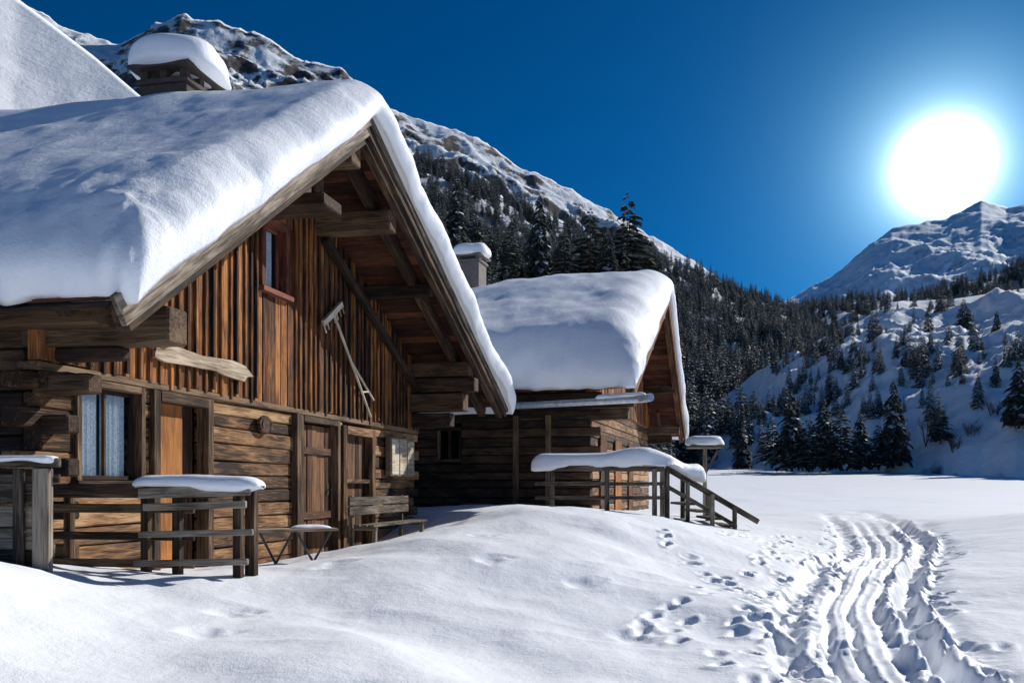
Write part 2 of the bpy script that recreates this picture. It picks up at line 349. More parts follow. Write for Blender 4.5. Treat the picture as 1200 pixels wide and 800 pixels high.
def spruce_mesh(name,seed,tiers=24,nb=8,R=.19,snow=.6,leaf=5,gap=.0,droop=.35,ndl=None):
    rd=random.Random(seed); V=[];Fc=[];MI=[]
    def tri(a,b,c,m_): 
        n=len(V); V.extend([a,b,c]); Fc.append((n,n+1,n+2)); MI.append(m_)
    k=7
    for i in range(k):
        a0=i*2*math.pi/k;a1=(i+1)*2*math.pi/k
        tri((.014*math.cos(a0),.014*math.sin(a0),-.05),(.014*math.cos(a1),.014*math.sin(a1),-.05),(0,0,1.0),1)
    for t in range(tiers):
        f=t/(tiers-1); h=.07+.91*f**.93
        rr=R*(1-f)**.8*(.8+.4*rd.random())+.008
        n=max(4,int(nb*(1-.45*f)))
        ph=rd.random()*6.28
        for i in range(n):
            if rd.random()<gap: continue
            a=ph+i*6.283/n+rd.uniform(-.25,.25); r_=rr*rd.uniform(.65,1.2)
            dx,dy=math.cos(a),math.sin(a); sx,sy=-dy,dx
            hz=h+rd.uniform(-.012,.012)
            def P(s,w,zz=0): 
                z=hz+.10*r_*math.sin(s*2.2)-droop*r_*s*s+zz
                return (dx*r_*s+sx*w,dy*r_*s+sy*w,z)
            for j in range(leaf):
                s0=.12+.8*j/leaf; s1=s0+.34
                w=r_*(.34)*(1-.55*s0)*rd.uniform(.7,1.2)
                for sg in (-1,1):
                    tri(P(s0,0),P(min(s1,1.05),0),P(min(s1+.1,1.1),sg*w,-.028*rd.uniform(.4,1.5)*(1-.5*f)),0)
            tri(P(.3,0),P(1.0,0),P(.75,rd.uniform(-.02,.02),-.035*(1-.6*f)),0)
            if rd.random()<snow:
                ww=r_*.2*rd.uniform(.6,1.3); q=rd.uniform(.2,.45); e=rd.uniform(.85,1.02)
                up=.007
                tri(P(q,-ww*.6,up),P(q,ww*.6,up),P(e,0,up*.8),2); tri(P(q,-ww*.6,up),P((q+e)/2,-ww*1.3,up*.2),P(e,0,up*.8),2); tri(P(q,ww*.6,up),P(e,0,up*.8),P((q+e)/2,ww*1.3,up*.2),2)
    me=bpy.data.meshes.new(name); me.from_pydata(V,[],Fc)
    for mm in (ndl or M_needle,M_bark,M_tsnow): me.materials.append(mm)
    me.polygons.foreach_set('material_index',MI); me.update(); return me
srcs=[spruce_mesh('spruce_a',1,snow=.75,leaf=3,tiers=20),spruce_mesh('spruce_b',2,tiers=19,R=.15,snow=.65,leaf=3),spruce_mesh('spruce_c',3,tiers=21,R=.2,snow=.95,gap=.1,leaf=3)]
scol=bpy.data.collections.new('spruce_variants')
for i,me in enumerate(srcs):
    o=bpy.data.objects.new('spruce_variant_%d'%i,me); scol.objects.link(o)
ng=bpy.data.node_groups.new('scatter_trees','GeometryNodeTree')
ng.interface.new_socket(name='Geometry',in_out='INPUT',socket_type='NodeSocketGeometry')
ng.interface.new_socket(name='Geometry',in_out='OUTPUT',socket_type='NodeSocketGeometry')
gi=ng.nodes.new('NodeGroupInput');go=ng.nodes.new('NodeGroupOutput')
ip=ng.nodes.new('GeometryNodeInstanceOnPoints'); ci=ng.nodes.new('GeometryNodeCollectionInfo')
ci.inputs['Collection'].default_value=scol; ci.inputs['Separate Children'].default_value=True; ci.inputs['Reset Children'].default_value=True
def na(n,t):
    x=ng.nodes.new('GeometryNodeInputNamedAttribute'); x.data_type=t; x.inputs['Name'].default_value=n
    return next(o for o in x.outputs if o.enabled and o.name=='Attribute')
ip.inputs['Pick Instance'].default_value=True
ng.links.new(gi.outputs[0],ip.inputs['Points']); ng.links.new(ci.outputs[0],ip.inputs['Instance'])
ng.links.new(na('idx','INT'),ip.inputs['Instance Index']); ng.links.new(na('rot','FLOAT_VECTOR'),ip.inputs['Rotation']); ng.links.new(na('scl','FLOAT_VECTOR'),ip.inputs['Scale'])
ng.links.new(ip.outputs[0],go.inputs[0])
def scatter(name,A,n,dens,hmin,hmax,vpow=1.0,seed=0):
    rs=np.random.RandomState(seed); nr,nc=A.shape[:2]
    v=rs.rand(n)**vpow*(nr-1.01); u=rs.rand(n)*(nc-1.01)
    i=v.astype(int);j=u.astype(int);fv=(v-i)[:,None];fu=(u-j)[:,None]
    P=(A[i,j]*(1-fu)+A[i,j+1]*fu)*(1-fv)+(A[i+1,j]*(1-fu)+A[i+1,j+1]*fu)*fv
    keep=rs.rand(n)<dens(P,v/nr,u/nc)
    P=P[keep];k=len(P);h=hmin+(hmax-hmin)*rs.rand(k)**1.5
    sx=h*rs.uniform(.75,1.15,k)
    me=bpy.data.meshes.new(name); me.from_pydata((P-np.array([0,0,.3])).tolist(),[],[])
    a=me.attributes.new('idx','INT','POINT'); a.data.foreach_set('value',rs.randint(0,3,k).astype(np.int32))
    a=me.attributes.new('rot','FLOAT_VECTOR','POINT'); a.data.foreach_set('vector',np.stack([rs.uniform(-.04,.04,k),rs.uniform(-.04,.04,k),rs.uniform(0,6.28,k)],1).ravel())
    a=me.attributes.new('scl','FLOAT_VECTOR','POINT'); a.data.foreach_set('vector',np.stack([sx,sx,h],1).ravel())
    o=bpy.data.objects.new(name,me); scene.collection.objects.link(o)
    md=o.modifiers.new('scatter','NODES'); md.node_group=ng
    print(name,k)
scatter('spruce_forest',HF,11500,lambda P,v,u:np.clip(.75+1.0*fbm(P[:,0]/40,P[:,1]/40,3,50),.12,1),6,14,.72,1)
scatter('spruce_forest',HM,3600,lambda P,v,u:np.clip(.85+.5*fbm(P[:,0]/60,P[:,1]/60,3,51),.1,1),9,15,1.0,2)
scatter('spruce_forest',HN,1500,lambda P,v,u:np.where(v>.88,0,np.clip(.0+2.2*fbm(P[:,0]/24,P[:,1]/24,3,52),.02,.9)*(1-.75*sst(.35,.6,u))),2.2,6.2,1.0,3)
def tree(x,ytop,ybase,d,var,sx=1.0,rot=0):
    zb=(HY-ybase)/F*d; zt=(HY-ytop)/F*d; h=zt-zb
    o=bpy.data.objects.new('spruce_tree',var); scene.collection.objects.link(o)
    o.location=((x-600)/F*d,d,zb-.3); o.scale=(h*sx,h*sx,h); o.rotation_euler=(0,0,rot)
near_a=spruce_mesh('spruce_near_a',21,tiers=34,nb=11,R=.2,snow=.5,leaf=8,gap=.1,droop=.5,ndl=M_needle2)
near_b=spruce_mesh('spruce_near_b',22,tiers=26,nb=9,R=.27,snow=.8,leaf=8,gap=.3,droop=.2,ndl=M_needle2)
for a in ((735,222,375,175,near_b,1.1,0),(692,240,380,180,near_b,1.1,1),(632,222,375,200,near_a,.9,2),(662,262,380,170,near_b,1.0,3),(712,268,380,165,near_a,1.2,4),(598,262,360,205,near_b,.9,5),(535,205,330,220,near_a,.9,.4),(560,250,350,210,near_a,1,.9),
          (928,455,545,101,near_a,1.25,0),(965,462,545,99,near_a,1.3,2),(985,470,545,98,near_b,1.1,.7),(905,480,543,105,near_b,1.0,3),(1047,440,540,101,near_a,1.0,4),(1008,478,545,101,near_a,1.2,5),(948,482,545,97,near_b,1.3,1.5),
          (1194,415,495,93,near_a,1.2,2.2),(1168,360,420,128,near_a,.9,1.1),(1102,468,515,100,near_b,1.1,.2),(1030,490,545,100,near_b,1.1,2.8),(1130,345,385,150,near_b,1.0,2.8),(870,498,545,116,near_a,1.2,2.8)):
    tree(*a)
sv=MB()
for (qx,qy,d,hh) in ((1140,520,98,3.2),(1120,532,97,2.4),(1085,512,101,2.7),(1165,490,100,2.2),(1060,522,103,1.8)):
    X,Y,Z=px(qx,qy,d)
    for k in range(22):
        a=random.random()*6.28; l=hh*random.uniform(.5,1); p1=(X+math.cos(a)*l*.45,Y+math.sin(a)*l*.4,Z+l)
        sv.rod((X,Y,Z-1.2),p1,.03,.012,4)
        for q in range(4):
            b_=random.random()*6.28; t=random.uniform(.4,.9); m0=tuple((X,Y,Z)[i]*(1-t)+p1[i]*t for i in range(3))
            sv.rod(m0,(m0[0]+math.cos(b_)*.5,m0[1]+math.sin(b_)*.5,m0[2]+.5),.018,.008,3)
sv.obj('bare_shrubs',M_bark,bevel=0)

# =============== HOUSE 1 =================
g1=Vector((.2425,.9701,0)); n1v=Vector((.9824,-.187,0)); O1=Vector((-7,0,0))
def H(u,v,z): return O1+g1*u+n1v*v+Vector((0,0,z))
UR=13.56; ZR=5.59; SL=.715; SR=.435; UL=8.13; UE=21.85; VB=1.55; VBK=-11
def deck(u): return ZR-SL*(UR-u) if u<UR else ZR-SR*(u-UR)
h1=empty('log_chalet')
def prism(name,f,poly,v0,v1,mat,parent):
    n=len(poly); V=[tuple(f(u,v0,z)) for u,z in poly]+[tuple(f(u,v1,z)) for u,z in poly]
    Fc=[tuple(range(n)),tuple(range(n,2*n))[::-1]]+[(i,(i+1)%n,n+(i+1)%n,n+i) for i in range(n)]
    return mkmesh(name,V,Fc,mat,parent=parent)
prism('interior_core',H,[(9.2,-2),(19.6,-2),(19.6,deck(19.6)-.3),(UR,ZR-.3),(9.2,deck(9.2)-.3)],-.30,VBK+.8,M_black,h1)
lw_=MB()
opens=[(9.5,10.5,.05,9),(10.74,11.9,-3,9),(14.5,15.85,-3,9),(16.05,17.4,-3,9)]
z=-1.7; row=0
while z<1.2:
    hgt=random.uniform(.17,.24); z1=min(z+hgt,1.22)
    segs=[(9.0-(.28 if row%2 else 0),19.8+(.25 if row%2 else 0))]
    for (a,b_,lo,hi) in opens:
        if z1>lo:
            ns_=[]
            for s in segs:
                if s[1]<=a or s[0]>=b_: ns_.append(s)
                else:
                    if s[0]<a: ns_.append((s[0],a))
                    if s[1]>b_: ns_.append((b_,s[1]))
            segs=ns_
    for s in segs:
        j=random.uniform(-.02,.02); jz=random.uniform(.004,.012)
        lw_.box(lambda a,b,c:H(a,b,c+ .012*math.sin(a*1.3+row)),s[0],s[1],-.22,0+j,z+jz,z1-.006)
    z=z1;row+=1
lw_.obj('log_walls',M_log,h1,.02)
sw=MB(); z=-1.7;row=0
while z<2.3:
    hgt=random.uniform(.2,.25); e=.30 if row%2==0 else 0
    sw.box(lambda a,b,c:H(b,a,c),VBK+.9,-.23,9.0+random.uniform(-.02,.02),9.19,z+.012,z+hgt-.006)
    if e and z<1.15: sw.box(lambda a,b,c:H(b,a,c),-.22,.30,9.0,9.19,z+.02,z+hgt-.02)
    z+=hgt;row+=1
z=-1.7
while z<2.9:
    sw.box(lambda a,b,c:H(b,a,c),VBK+.9,-.22,19.6,19.8,z+.01,z+.22); z+=.235
sw.obj('side_log_walls',M_dark,h1,.02)  # darker log wood puts the shade of these walls into their colour
ub=MB(); u=8.95
while u<19.9:
    w=random.uniform(.15,.24); u1=min(u+w,19.9)
    zt=min(deck(u),deck(u1))-.14; zb=1.28+random.uniform(-.05,.02)
    shade_=max(0,min(1,(u-13.5)/4))  # far-end boards toned darker, standing in for the shade there
    rr=max(0,random.random()*1.1-.4*shade_)
    def seg(za,zb_):
        if zb_>za+.02: ub.box(lambda a,b,c:H(b,c,a),za,zb_,u+.004,u1-.004,-.12,.035+random.uniform(-.012,.006),rr)
    if u1>13.17 and u<14.0: seg(zb,2.98); seg(4.12,zt)
    else: seg(zb,zt)
    if not(u1>13.12 and u1<14.02):
        ub.box(lambda a,b,c:H(b,c,a),zb+random.uniform(-.03,.03),deck(u1)-.16,u1-.028,u1+.028,.036,.07,max(0,rr-.2))
    u=u1
ub.obj('gable_boards',M_orange,h1,.006)
tb=MB()
tb.box(lambda a,b,c:H(a,b,c),8.9,19.95,-.2,.05,1.19,1.275)
tb.box(lambda a,b,c:H(a,b,c),8.95,9.5,.0,.10,1.0,1.18)
def frame(mb,u0,u1,z0,z1,w=.09,v0=-.12,v1=.05,sill=True):
    mb.box(lambda a,b,c:H(b,c,a),z0,z1,u0,u0+w,v0,v1); mb.box(lambda a,b,c:H(b,c,a),z0,z1,u1-w,u1,v0,v1)
    mb.box(lambda a,b,c:H(a,c,b),u0+w,u1-w,z1-w,z1,v0,v1+.01)
    if sill: mb.box(lambda a,b,c:H(a,c,b),u0-.04,u1+.04,z0-.05,z0+.03,v0,v1+.05)
frame(tb,9.44,10.56,.04,1.18,w=.08)
frame(tb,10.70,11.95,-1.5,1.18,w=.13,v1=.06,sill=False)
frame(tb,14.42,15.9,-1.5,1.18,w=.10,v1=.05,sill=False)
tb.box(lambda a,b,c:H(b,c,a),-1.5,1.18,14.22,14.36,-.05,.09)
tb.obj('frames_and_ties',M_beam,h1,.008)
fr3=MB(); frame(fr3,15.98,17.45,-1.5,1.12,w=.16,v1=.07,sill=False)
fr3.box(lambda a,b,c:H(a,c,b),15.98,17.45,.06,.14,-.05,.03)
fr3.obj('door_frame_pale',M_log,h1,.008)
dm=MB(); dm.box(lambda a,b,c:H(b,c,a),-1.5,1.06,10.84,11.50,-.16,-.11,.5)
dm.obj('plywood_door',M_door,h1,.004)
hd=MB(); hd.rod(H(11.42,-.11,-.05),H(11.42,-.04,-.05),.012); hd.rod(H(11.44,-.045,-.05),H(11.32,-.045,-.05),.011)
hd.rod(H(15.65,-.08,-.05),H(15.65,.0,-.05),.014); hd.box(lambda a,b,c:H(a,c,b),15.6,15.7,-.15,.05,-.08,-.07)
hd.obj('door_handles',M_iron,h1,0)
dk=MB(); dk.box(lambda a,b,c:H(b,c,a),-1.5,1.06,11.52,11.8,-.20,-.16,.1)
for (a0,a1) in ((14.53,15.79),(16.15,17.28)):
    x=a0
    while x<a1-.02:
        w=min(.17,a1-x); dk.box(lambda a,b,c:H(b,c,a),-1.5,1.05,x+.003,x+w-.003,-.14,-.08+random.uniform(-.01,.01)); x+=w
for zz in (-.55,.55): dk.box(lambda a,b,c:H(a,c,b),14.6,15.7,zz,zz+.12,-.08,-.04)
dk.obj('plank_doors',M_pdoor,h1,.004)
wf=MB()
def window(mb,u0,u1,z0,z1,v=-.1,cross=True,t=.045):
    mb.box(lambda a,b,c:H(b,c,a),z0,z1,u0,u0+t,v-.02,v+.03);mb.box(lambda a,b,c:H(b,c,a),z0,z1,u1-t,u1,v-.02,v+.03)
    mb.box(lambda a,b,c:H(a,c,b),u0+t,u1-t,z0,z0+t,v-.02,v+.03);mb.box(lambda a,b,c:H(a,c,b),u0+t,u1-t,z1-t,z1,v-.02,v+.03)
    if cross: mb.box(lambda a,b,c:H(b,c,a),z0+t,z1-t,(u0+u1)/2-.018,(u0+u1)/2+.018,v-.015,v+.025)
window(wf,9.53,10.47,.08,1.10,-.08)
wf.obj('window_sashes',M_dark,h1,.004)
wr=MB(); frame(wr,13.16,14.0,2.98,4.12,w=.12,v0=-.1,v1=.08); window(wr,13.28,13.88,3.02,4.0,-.08,False)
wr.obj('gable_window_frame',M_red,h1,.006)
def curtain(name,u0,u1,z0,z1,v,par,f=H,amp=.018):
    nu=70; V=[];
    for i in range(nu):
        u=u0+(u1-u0)*i/(nu-1)
        for zz in (z0+.012*math.sin(i*.9),z1): V.append(tuple(f(u,v+amp*math.sin(i*.9)+amp*.5*math.sin(i*.37),zz)))
    return mkmesh(name,V,[(2*i,2*i+2,2*i+3,2*i+1) for i in range(nu-1)],M_curt,True,par)
curtain('lace_curtain',9.59,9.96,.10,1.06,-.13,h1); curtain('lace_curtain',10.0,10.42,.10,1.06,-.13,h1)
curtain('curtain',13.34,13.80,3.07,3.96,-.125,h1)
for (u0,u1,z0,z1,v) in ((9.57,10.43,.12,1.06,-.078),(13.33,13.83,3.07,3.95,-.075)):
    mkmesh('glass_pane',[tuple(H(a,v,c)) for a,c in ((u0,z0),(u1,z0),(u1,z1),(u0,z1))],[(0,1,2,3)],M_glass,parent=h1)
rf=MB()
def slopef(side):
    k=SL if side<0 else SR; c=1/math.hypot(1,k); s=k*c
    def f(s_,v,t): return H(UR+side*(s_*c+t*s), v, ZR-s_*s+t*c)
    return f,(UR-UL)/c if side<0 else (UE-UR)/c
for side in (-1,1):
    f,Ls=slopef(side); s=0.0
    while s<Ls:
        w=min(random.uniform(.18,.28),Ls-s)
        v0=VB-.03-random.uniform(0,.02)
        rf.box(lambda a,b,c:f(b,a,c),VBK,v0,s+.004,s+w-.004,-.05+random.uniform(-.012,.006),-.012)
        s+=w
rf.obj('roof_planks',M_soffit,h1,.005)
rb=MB(); rb2=MB()
for side in (-1,1):
    f,Ls=slopef(side)
    (rb2 if side<0 else rb).box(lambda a,b,c:f(a,c,b),.0,Ls+.10,-.26,.03,VB-.02,VB+.035,.55 if side<0 else .25)
    rb.box(lambda a,b,c:f(a,c,b),.05,Ls,-.36,-.055,VB-.16,VB-.03,.2)
    rb.box(lambda a,b,c:f(a,c,b),.05,Ls,-.30,-.055,VB-.62,VB-.46,.1) if side>0 else None
    rb2.box(lambda a,b,c:f(a,c,b),.02,Ls+.12,-.13,.035,VB+.037,VB+.07,.95 if side<0 else .4)
rb.obj('rafters_and_barge',M_beam,h1,.008); rb2.obj('weathered_bargeboard',M_grey,h1,.008)
el=MB(); f,Ls=slopef(-1)
for k in range(4): el.box(lambda a,b,c:f(b,a,c),VBK,VB-.1-.15*k,Ls-.10*k-.06,Ls+.06-.1*k,-.09-.05*k,-.055-.05*k)
for k in range(9):
    vv=.9-k*1.2; el.box(lambda a,b,c:f(a,c,b),Ls-1.6,Ls-.02,-.2,-.055,vv-.07,vv+.07)
el.obj('eave_battens',M_dark,h1,.006)
pl=MB()
def purl(u0,u1,z0,z1,vend,v0=-.3,mb=pl): mb.box(lambda a,b,c:H(b,a,c),v0,vend,u0,u1,z0,z1)
purl(9.02,9.34,1.44,1.80,1.42,-10,mb=pl)
purl(14.9,15.2,4.28,4.62,VB-.17,mb=pl); purl(13.38,13.74,4.85,5.2,VB-.17,mb=pl)
pl.obj('purlins',M_beam,h1,.02)
pl2=MB(); purl(12.75,13.35,4.02,4.2,1.25,mb=pl2); purl(13.4,13.7,4.42,4.8,.8,mb=pl2); purl(12.8,13.1,4.22,4.4,.9,mb=pl2)
purl(9.06,9.3,1.82,2.08,1.2,-10,mb=pl2); purl(8.75,9.0,1.60,1.80,.8,-10,mb=pl2)
purl(9.1,9.3,1.30,1.43,.8,-.1,mb=pl2); purl(8.98,9.2,.95,1.15,.55,-.1,mb=pl2)
purl(19.4,19.75,2.42,2.72,VB-.17,mb=pl2); purl(19.4,19.75,2.08,2.38,VB-.05,mb=pl2); purl(19.38,19.8,1.66,2.04,1.25,mb=pl2); purl(19.42,19.75,1.32,1.62,.95,mb=pl2); purl(16.9,17.1,3.62,3.85,VB-.17,mb=pl2)
pl2.beam(H(15.1,.14,4.25),H(19.5,.14,2.2),.14,.14)
pl2.obj('braces_and_corbels',M_dark,h1,.02)
def roof_snow(name,f,deckf,u0,u1,v0,v1,T,R,par,seed,ridge,rsoft,droop=(.2,.05),nu=190,nv=200,edge_n=.08,sf=.35,dgm=.10,lump=0):
    def dist(L_,R_,n):
        ne=24; ph=np.linspace(0,math.pi/2,ne); e=R_*(1-np.cos(ph)); mid=np.linspace(R_,L_-R_,n)[1:-1]
        return np.r_[e,mid,(L_-e)[::-1]]
    du=dist(u1-u0,R,nu); dv=dist(v1-v0,R,nv)
    U,Vv=np.meshgrid(du,dv,indexing='ij')
    pr=lambda e,Rr:np.clip(1-(1-np.clip(e/Rr,0,1))**2,0,1)**.45
    a=pr(np.minimum(U,(u1-u0)-U),R)*pr(np.minimum(Vv,(v1-v0)-Vv),R)
    uu=u0+U; vv=v0+Vv
    ed=lambda c,s:edge_n*fbm(c*1.1,c*0+s,4,seed+int(s))
    wl=np.exp(-U/.5); wr_=np.exp(-((u1-u0)-U)/.5); wv=np.exp(-((v1-v0)-Vv)/.4)
    uu=uu+wl*ed(vv,1)*1.8+wr_*ed(vv,2); vv=vv+wv*ed(uu,3)*.9
    bl=.18*np.sin(np.clip(a,0,1)*math.pi)
    dk=deckf(uu)
    soft=np.sqrt((uu-ridge)**2+rsoft**2)-np.abs(uu-ridge)
    tt=T(uu,vv)*(1+.12*fbm(uu*.5,vv*.5,3,seed+4))+.03*fbm(uu*1.6,vv*1.6,3,seed+5)+.01*fbm(uu*6,vv*6,3,seed+6)
    if lump: tt=tt+lump*wl*(fbm(uu*2.2,vv*2.2,3,seed+21))+lump*.6*np.exp(-U/.8)*np.exp(-((v1-v0)-Vv)/1.2)*np.abs(fbm(uu*3.6,vv*3.6,3,seed+22))*2
    top=dk+a*tt-soft*sf*a
    dr=droop[0]*np.exp(-U/.28)*(.8+.9*fbm(vv*1.2,vv*0,3,seed+8))+droop[1]*np.exp(-((u1-u0)-U)/.25)
    dg=dgm*np.exp(-((v1-v0)-Vv)/.18)*(.6+.8*fbm(uu*1.1,uu*0,3,seed+10))
    top=top-dr-dg; bot=dk+.012-dr-dg
    bot=np.where(a<1e-6,top,bot)
    low=np.exp(-U/2.2)
    bln=1+(.25+.6*low)*fbm(uu*1.7,vv*1.7,4,seed+31)
    ut=uu-bl*bln*wl+bl*wr_; vt=vv+bl*bln*wv
    A=np.stack(f(ut,vt,top),-1);B=np.stack(f(uu,vv,bot),-1); nr,nc=A.shape[:2]
    A[a<1e-6]=B[a<1e-6]
    V=np.concatenate([A.reshape(-1,3),B.reshape(-1,3)])
    Fc=np.concatenate([grid_faces(nr,nc,0,flip=False),grid_faces(nr,nc,nr*nc,flip=True)])
    o=mkmesh(name,V,Fc,M_rsnow,True,par)
    import bmesh
    bm=bmesh.new(); bm.from_mesh(o.data); bmesh.ops.remove_doubles(bm,verts=bm.verts,dist=1e-4); bmesh.ops.recalc_face_normals(bm,faces=bm.faces); bm.to_mesh(o.data); bm.free()
    o.data.polygons.foreach_set('use_smooth',[True]*len(o.data.polygons))
    return o
def fH(u,v,z): return (O1.x+g1.x*u+n1v.x*v, O1.y+g1.y*u+n1v.y*v, z)
dkf=lambda u:np.where(u<UR,ZR-SL*(UR-u),ZR-SR*(u-UR))
roof_snow('roof_snow',fH,dkf,UL-.02,UE+.22,VBK-.1,VB+.16,lambda u,v:.70+.10*np.exp(-((u-8.8)/1.2)**2),.42,h1,60,UR,.5,droop=(.11,.10),sf=.25,dgm=.05,lump=.24,edge_n=.11)
ch=MB()
uc=13.85; vc=-1.75
ch.box(lambda a,b,c:H(b,c,a),5.2,6.30,uc-.42,uc+.42,vc-.40,vc+.40)
for (du_,dv_) in ((-.36,-.34),(-.36,.34),(.36,-.34),(.36,.34),(0,.34),(-.36,0)): ch.box(lambda a,b,c:H(uc+du_+b,vc+dv_+c,a),6.38,6.52,-.06,.06,-.06,.06)
ch.box(lambda a,b,c:H(b,c,a),6.30,6.38,uc-.47,uc+.47,vc-.45,vc+.45)
ch.box(lambda a,b,c:H(b,c,a),6.52,6.58,uc-.56,uc+.56,vc-.53,vc+.53)
ch.obj('chimney',M_chim,h1,.01)
def blob(name,c,rx,ry,h,par,seed=0,f=None,flat=.10):
    n=44;m_=26;V=[]
    for i in range(m_):
        ph=math.pi*i/(m_-1)
        for j in range(n):
            th=j*2*math.pi/n; s=math.sin(ph)**.55; cz=math.cos(ph)
            k=1+.07*float(vn(math.cos(th)*1.5+5,math.sin(th)*1.5+ph,seed))
            zz=(abs(cz)**.8*h if cz>0 else -abs(cz)*flat)
            sup=(abs(math.cos(th))**2.6+abs(math.sin(th))**2.6)**(-1/2.6)
            V.append((c[0]+rx*s*sup*math.cos(th)*k,c[1]+ry*s*sup*math.sin(th)*k,c[2]+zz*(1+.10*float(vn(math.cos(th)*s*1.5+9,math.sin(th)*s*1.5,seed+2)))))
    Fc=[(i*n+j,i*n+(j+1)%n,(i+1)*n+(j+1)%n,(i+1)*n+j) for i in range(m_-1) for j in range(n)]
    return mkmesh(name,V,Fc,M_rsnow,True,par)
cc=H(uc,vc,6.64); blob('chimney_snow',cc,.76,.70,.44,h1,3,flat=.12)
sc=MB()
for k in range(10):
    a=k*2*math.pi/10;b_=(k+1)*2*math.pi/10
    sc.rod(H(13.25+.17*math.cos(a),.07,.93+.11*math.sin(a)),H(13.25+.17*math.cos(b_),.07,.93+.11*math.sin(b_)),.035)
sc.rod(H(13.25,.02,.93),H(13.25,.10,.93),.12)
sc.obj('wall_lantern',M_dark,h1,.003)
pts=[(10.62,1.57),(10.66,1.70),(10.78,1.67),(10.95,1.76),(11.6,1.72),(12.3,1.76),(12.62,1.73),(12.84,1.60),(12.68,1.58),(12.6,1.50),(12.1,1.53),(11.9,1.56),(11.3,1.55),(10.8,1.53)]
V=[tuple(H(u,.08,z)) for u,z in pts]+[tuple(H(u,.125,z)) for u,z in pts]; n=len(pts)
Fc=[tuple(range(n)),tuple(range(n,2*n))[::-1]]+[(i,(i+1)%n,n+(i+1)%n,n+i) for i in range(n)]
mkmesh('wooden_name_board',V,Fc,M_lightw,attrs={'gc':('FLOAT_VECTOR',[(p[0],p[1],0) for p in pts]*2),'rnd':('FLOAT',[.5]*2*n)})
rk=MB()
rk.beam(H(15.0,.16,2.78),H(15.7,.16,3.25),.06,.10,rnd=.9)
for k in range(7):
    t=k/6; p=(15.0+.7*t,2.78+.47*t); rk.rod(H(p[0],.16,p[1]),H(p[0]+.06,.18,p[1]-.16),.012)
rk.rod(H(15.35,.18,3.0),H(16.2,.15,2.2),.026,rnd=.9); rk.rod(H(16.2,.15,2.2),H(17.0,.15,1.35),.024,rnd=.9); rk.rod(H(16.1,.15,2.3),H(17.15,.15,1.68),.022,rnd=.9); rk.rod(H(16.6,.15,1.78),H(16.9,.15,1.82),.018,rnd=.9)
rk.obj('hay_rake',M_lightw,None,.003)
wb=MB(); wb.box(lambda a,b,c:H(a,c,b),18.0,19.35,.22,1.02,.045,.16)
for k in range(3): wb.box(lambda a,b,c:H(a,c,b),18.03+.44*k,18.43+.44*k,.25,.99,.163,.18,.8)
wb.obj('wall_cabinet',M_lightw,None,.01)
bn=empty('wooden_bench'); q=MB()
for k in range(2): q.box(lambda a,b,c:H(a,c,b),15.2,18.0,-.50+.17*k,-.35+.17*k,.50,.54)
for k in range(3): q.box(lambda a,b,c:H(a,c,b),15.3,18.0,-.70,-.66,.56+.13*k,.67+.13*k)
for uu in (15.45,17.8):
    q.box(lambda a,b,c:H(uu+b,c,a),-1.5,-.16,-.04,.04,.42,.49); q.box(lambda a,b,c:H(uu+b,c,a),-1.5,-.71,-.04,.04,.85,.92); q.box(lambda a,b,c:H(uu+b,a,c),.50,.93,-.03,.03,-.76,-.71)
q.obj('bench_planks',M_grey,bn)
bt=empty('folding_table'); q=MB()
A=Vector(px(300,622,9.3));B=Vector(px(395,622,9.7)); B.z=A.z
dr=(B-A).normalized(); sd=Vector((-dr.y,dr.x,0))
for k in range(3): q.beam(A+sd*(.13*k),B+sd*(.13*k),.125,.03)
q.obj('table_top',M_lightw,bt)
q=MB()
for (s0,s1) in ((.05,.45),(.45,.05),(.5,.93),(.93,.5)):
    q.rod(A+(B-A)*s0+Vector((0,0,-.02))+sd*.03,A+(B-A)*s1+Vector((0,0,-.72))+sd*.1,.014)
q.obj('table_legs',M_iron,bt,0)
cushion('table_snow',[tuple(A+(B-A)*.45+sd*.13+Vector((0,0,.015))),tuple(A+(B-A)*.95+sd*.13+Vector((0,0,.015)))],.28,.05,bt,seed=33,hang=.005)
rl=empty('porch_railing'); q=MB(); q2=MB()
def R1(a,b,c): return H(8.95+b,a,c)
q.box(R1,.1,2.0,-.06,.06,-.11,.03); 
for (z0,z1) in ((-.26,-.17),(-.53,-.45),(-.80,-.72)): q.box(R1,.1,1.75,-.02,.02,z0,z1)
for v in (1.28,1.62,2.26):
    q.box(lambda a,b,c:R1(v+b,c,a),-1.6,-.02 if v<2 else -.0,-.04,.04,-.11,-.03)
q.box(lambda a,b,c:R1(.3+b,c,a),-1.6,-.02,-.04,.04,.04,.12)
q.box(lambda a,b,c:R1(2.30+b,c,a),-1.6,.0,-.05,.05,.05,.14)
q.obj('posts_and_rails',M_beam,rl)
for (z0,z1,a0,a1) in ((-.10,-.0,1.25,2.42),(-.22,-.15,1.3,2.38),(-.48,-.42,1.25,2.45),(-.76,-.70,1.2,2.4)): q2.box(lambda a,b,c:H(8.95+b,a,c+.03*(a-1.8)),a0,a1,-.16,-.115,z0,z1,.9)
q2.obj('weathered_rails',M_grey,rl)
cushion('rail_snow',[tuple(H(8.92,1.15,.02)),tuple(H(8.9,1.8,.03)),tuple(H(8.9,2.5,.01))],.34,.12,rl,seed=2,hang=.05)
fl=empty('weathered_gate'); q=MB()
def LF(a,b,c): return (-5.2+a*.98,7.6-.12*a+b,c)
q.box(LF,0,1.28,-.03,.03,.17,.25); q.box(LF,0,1.25,.035,.07,.03,.11); q.box(LF,0,1.2,.035,.07,-.62,-.5)
for k in range(5): q.box(LF,0,1.02,.0,.034,-.95+.2*k,-.77+.2*k)
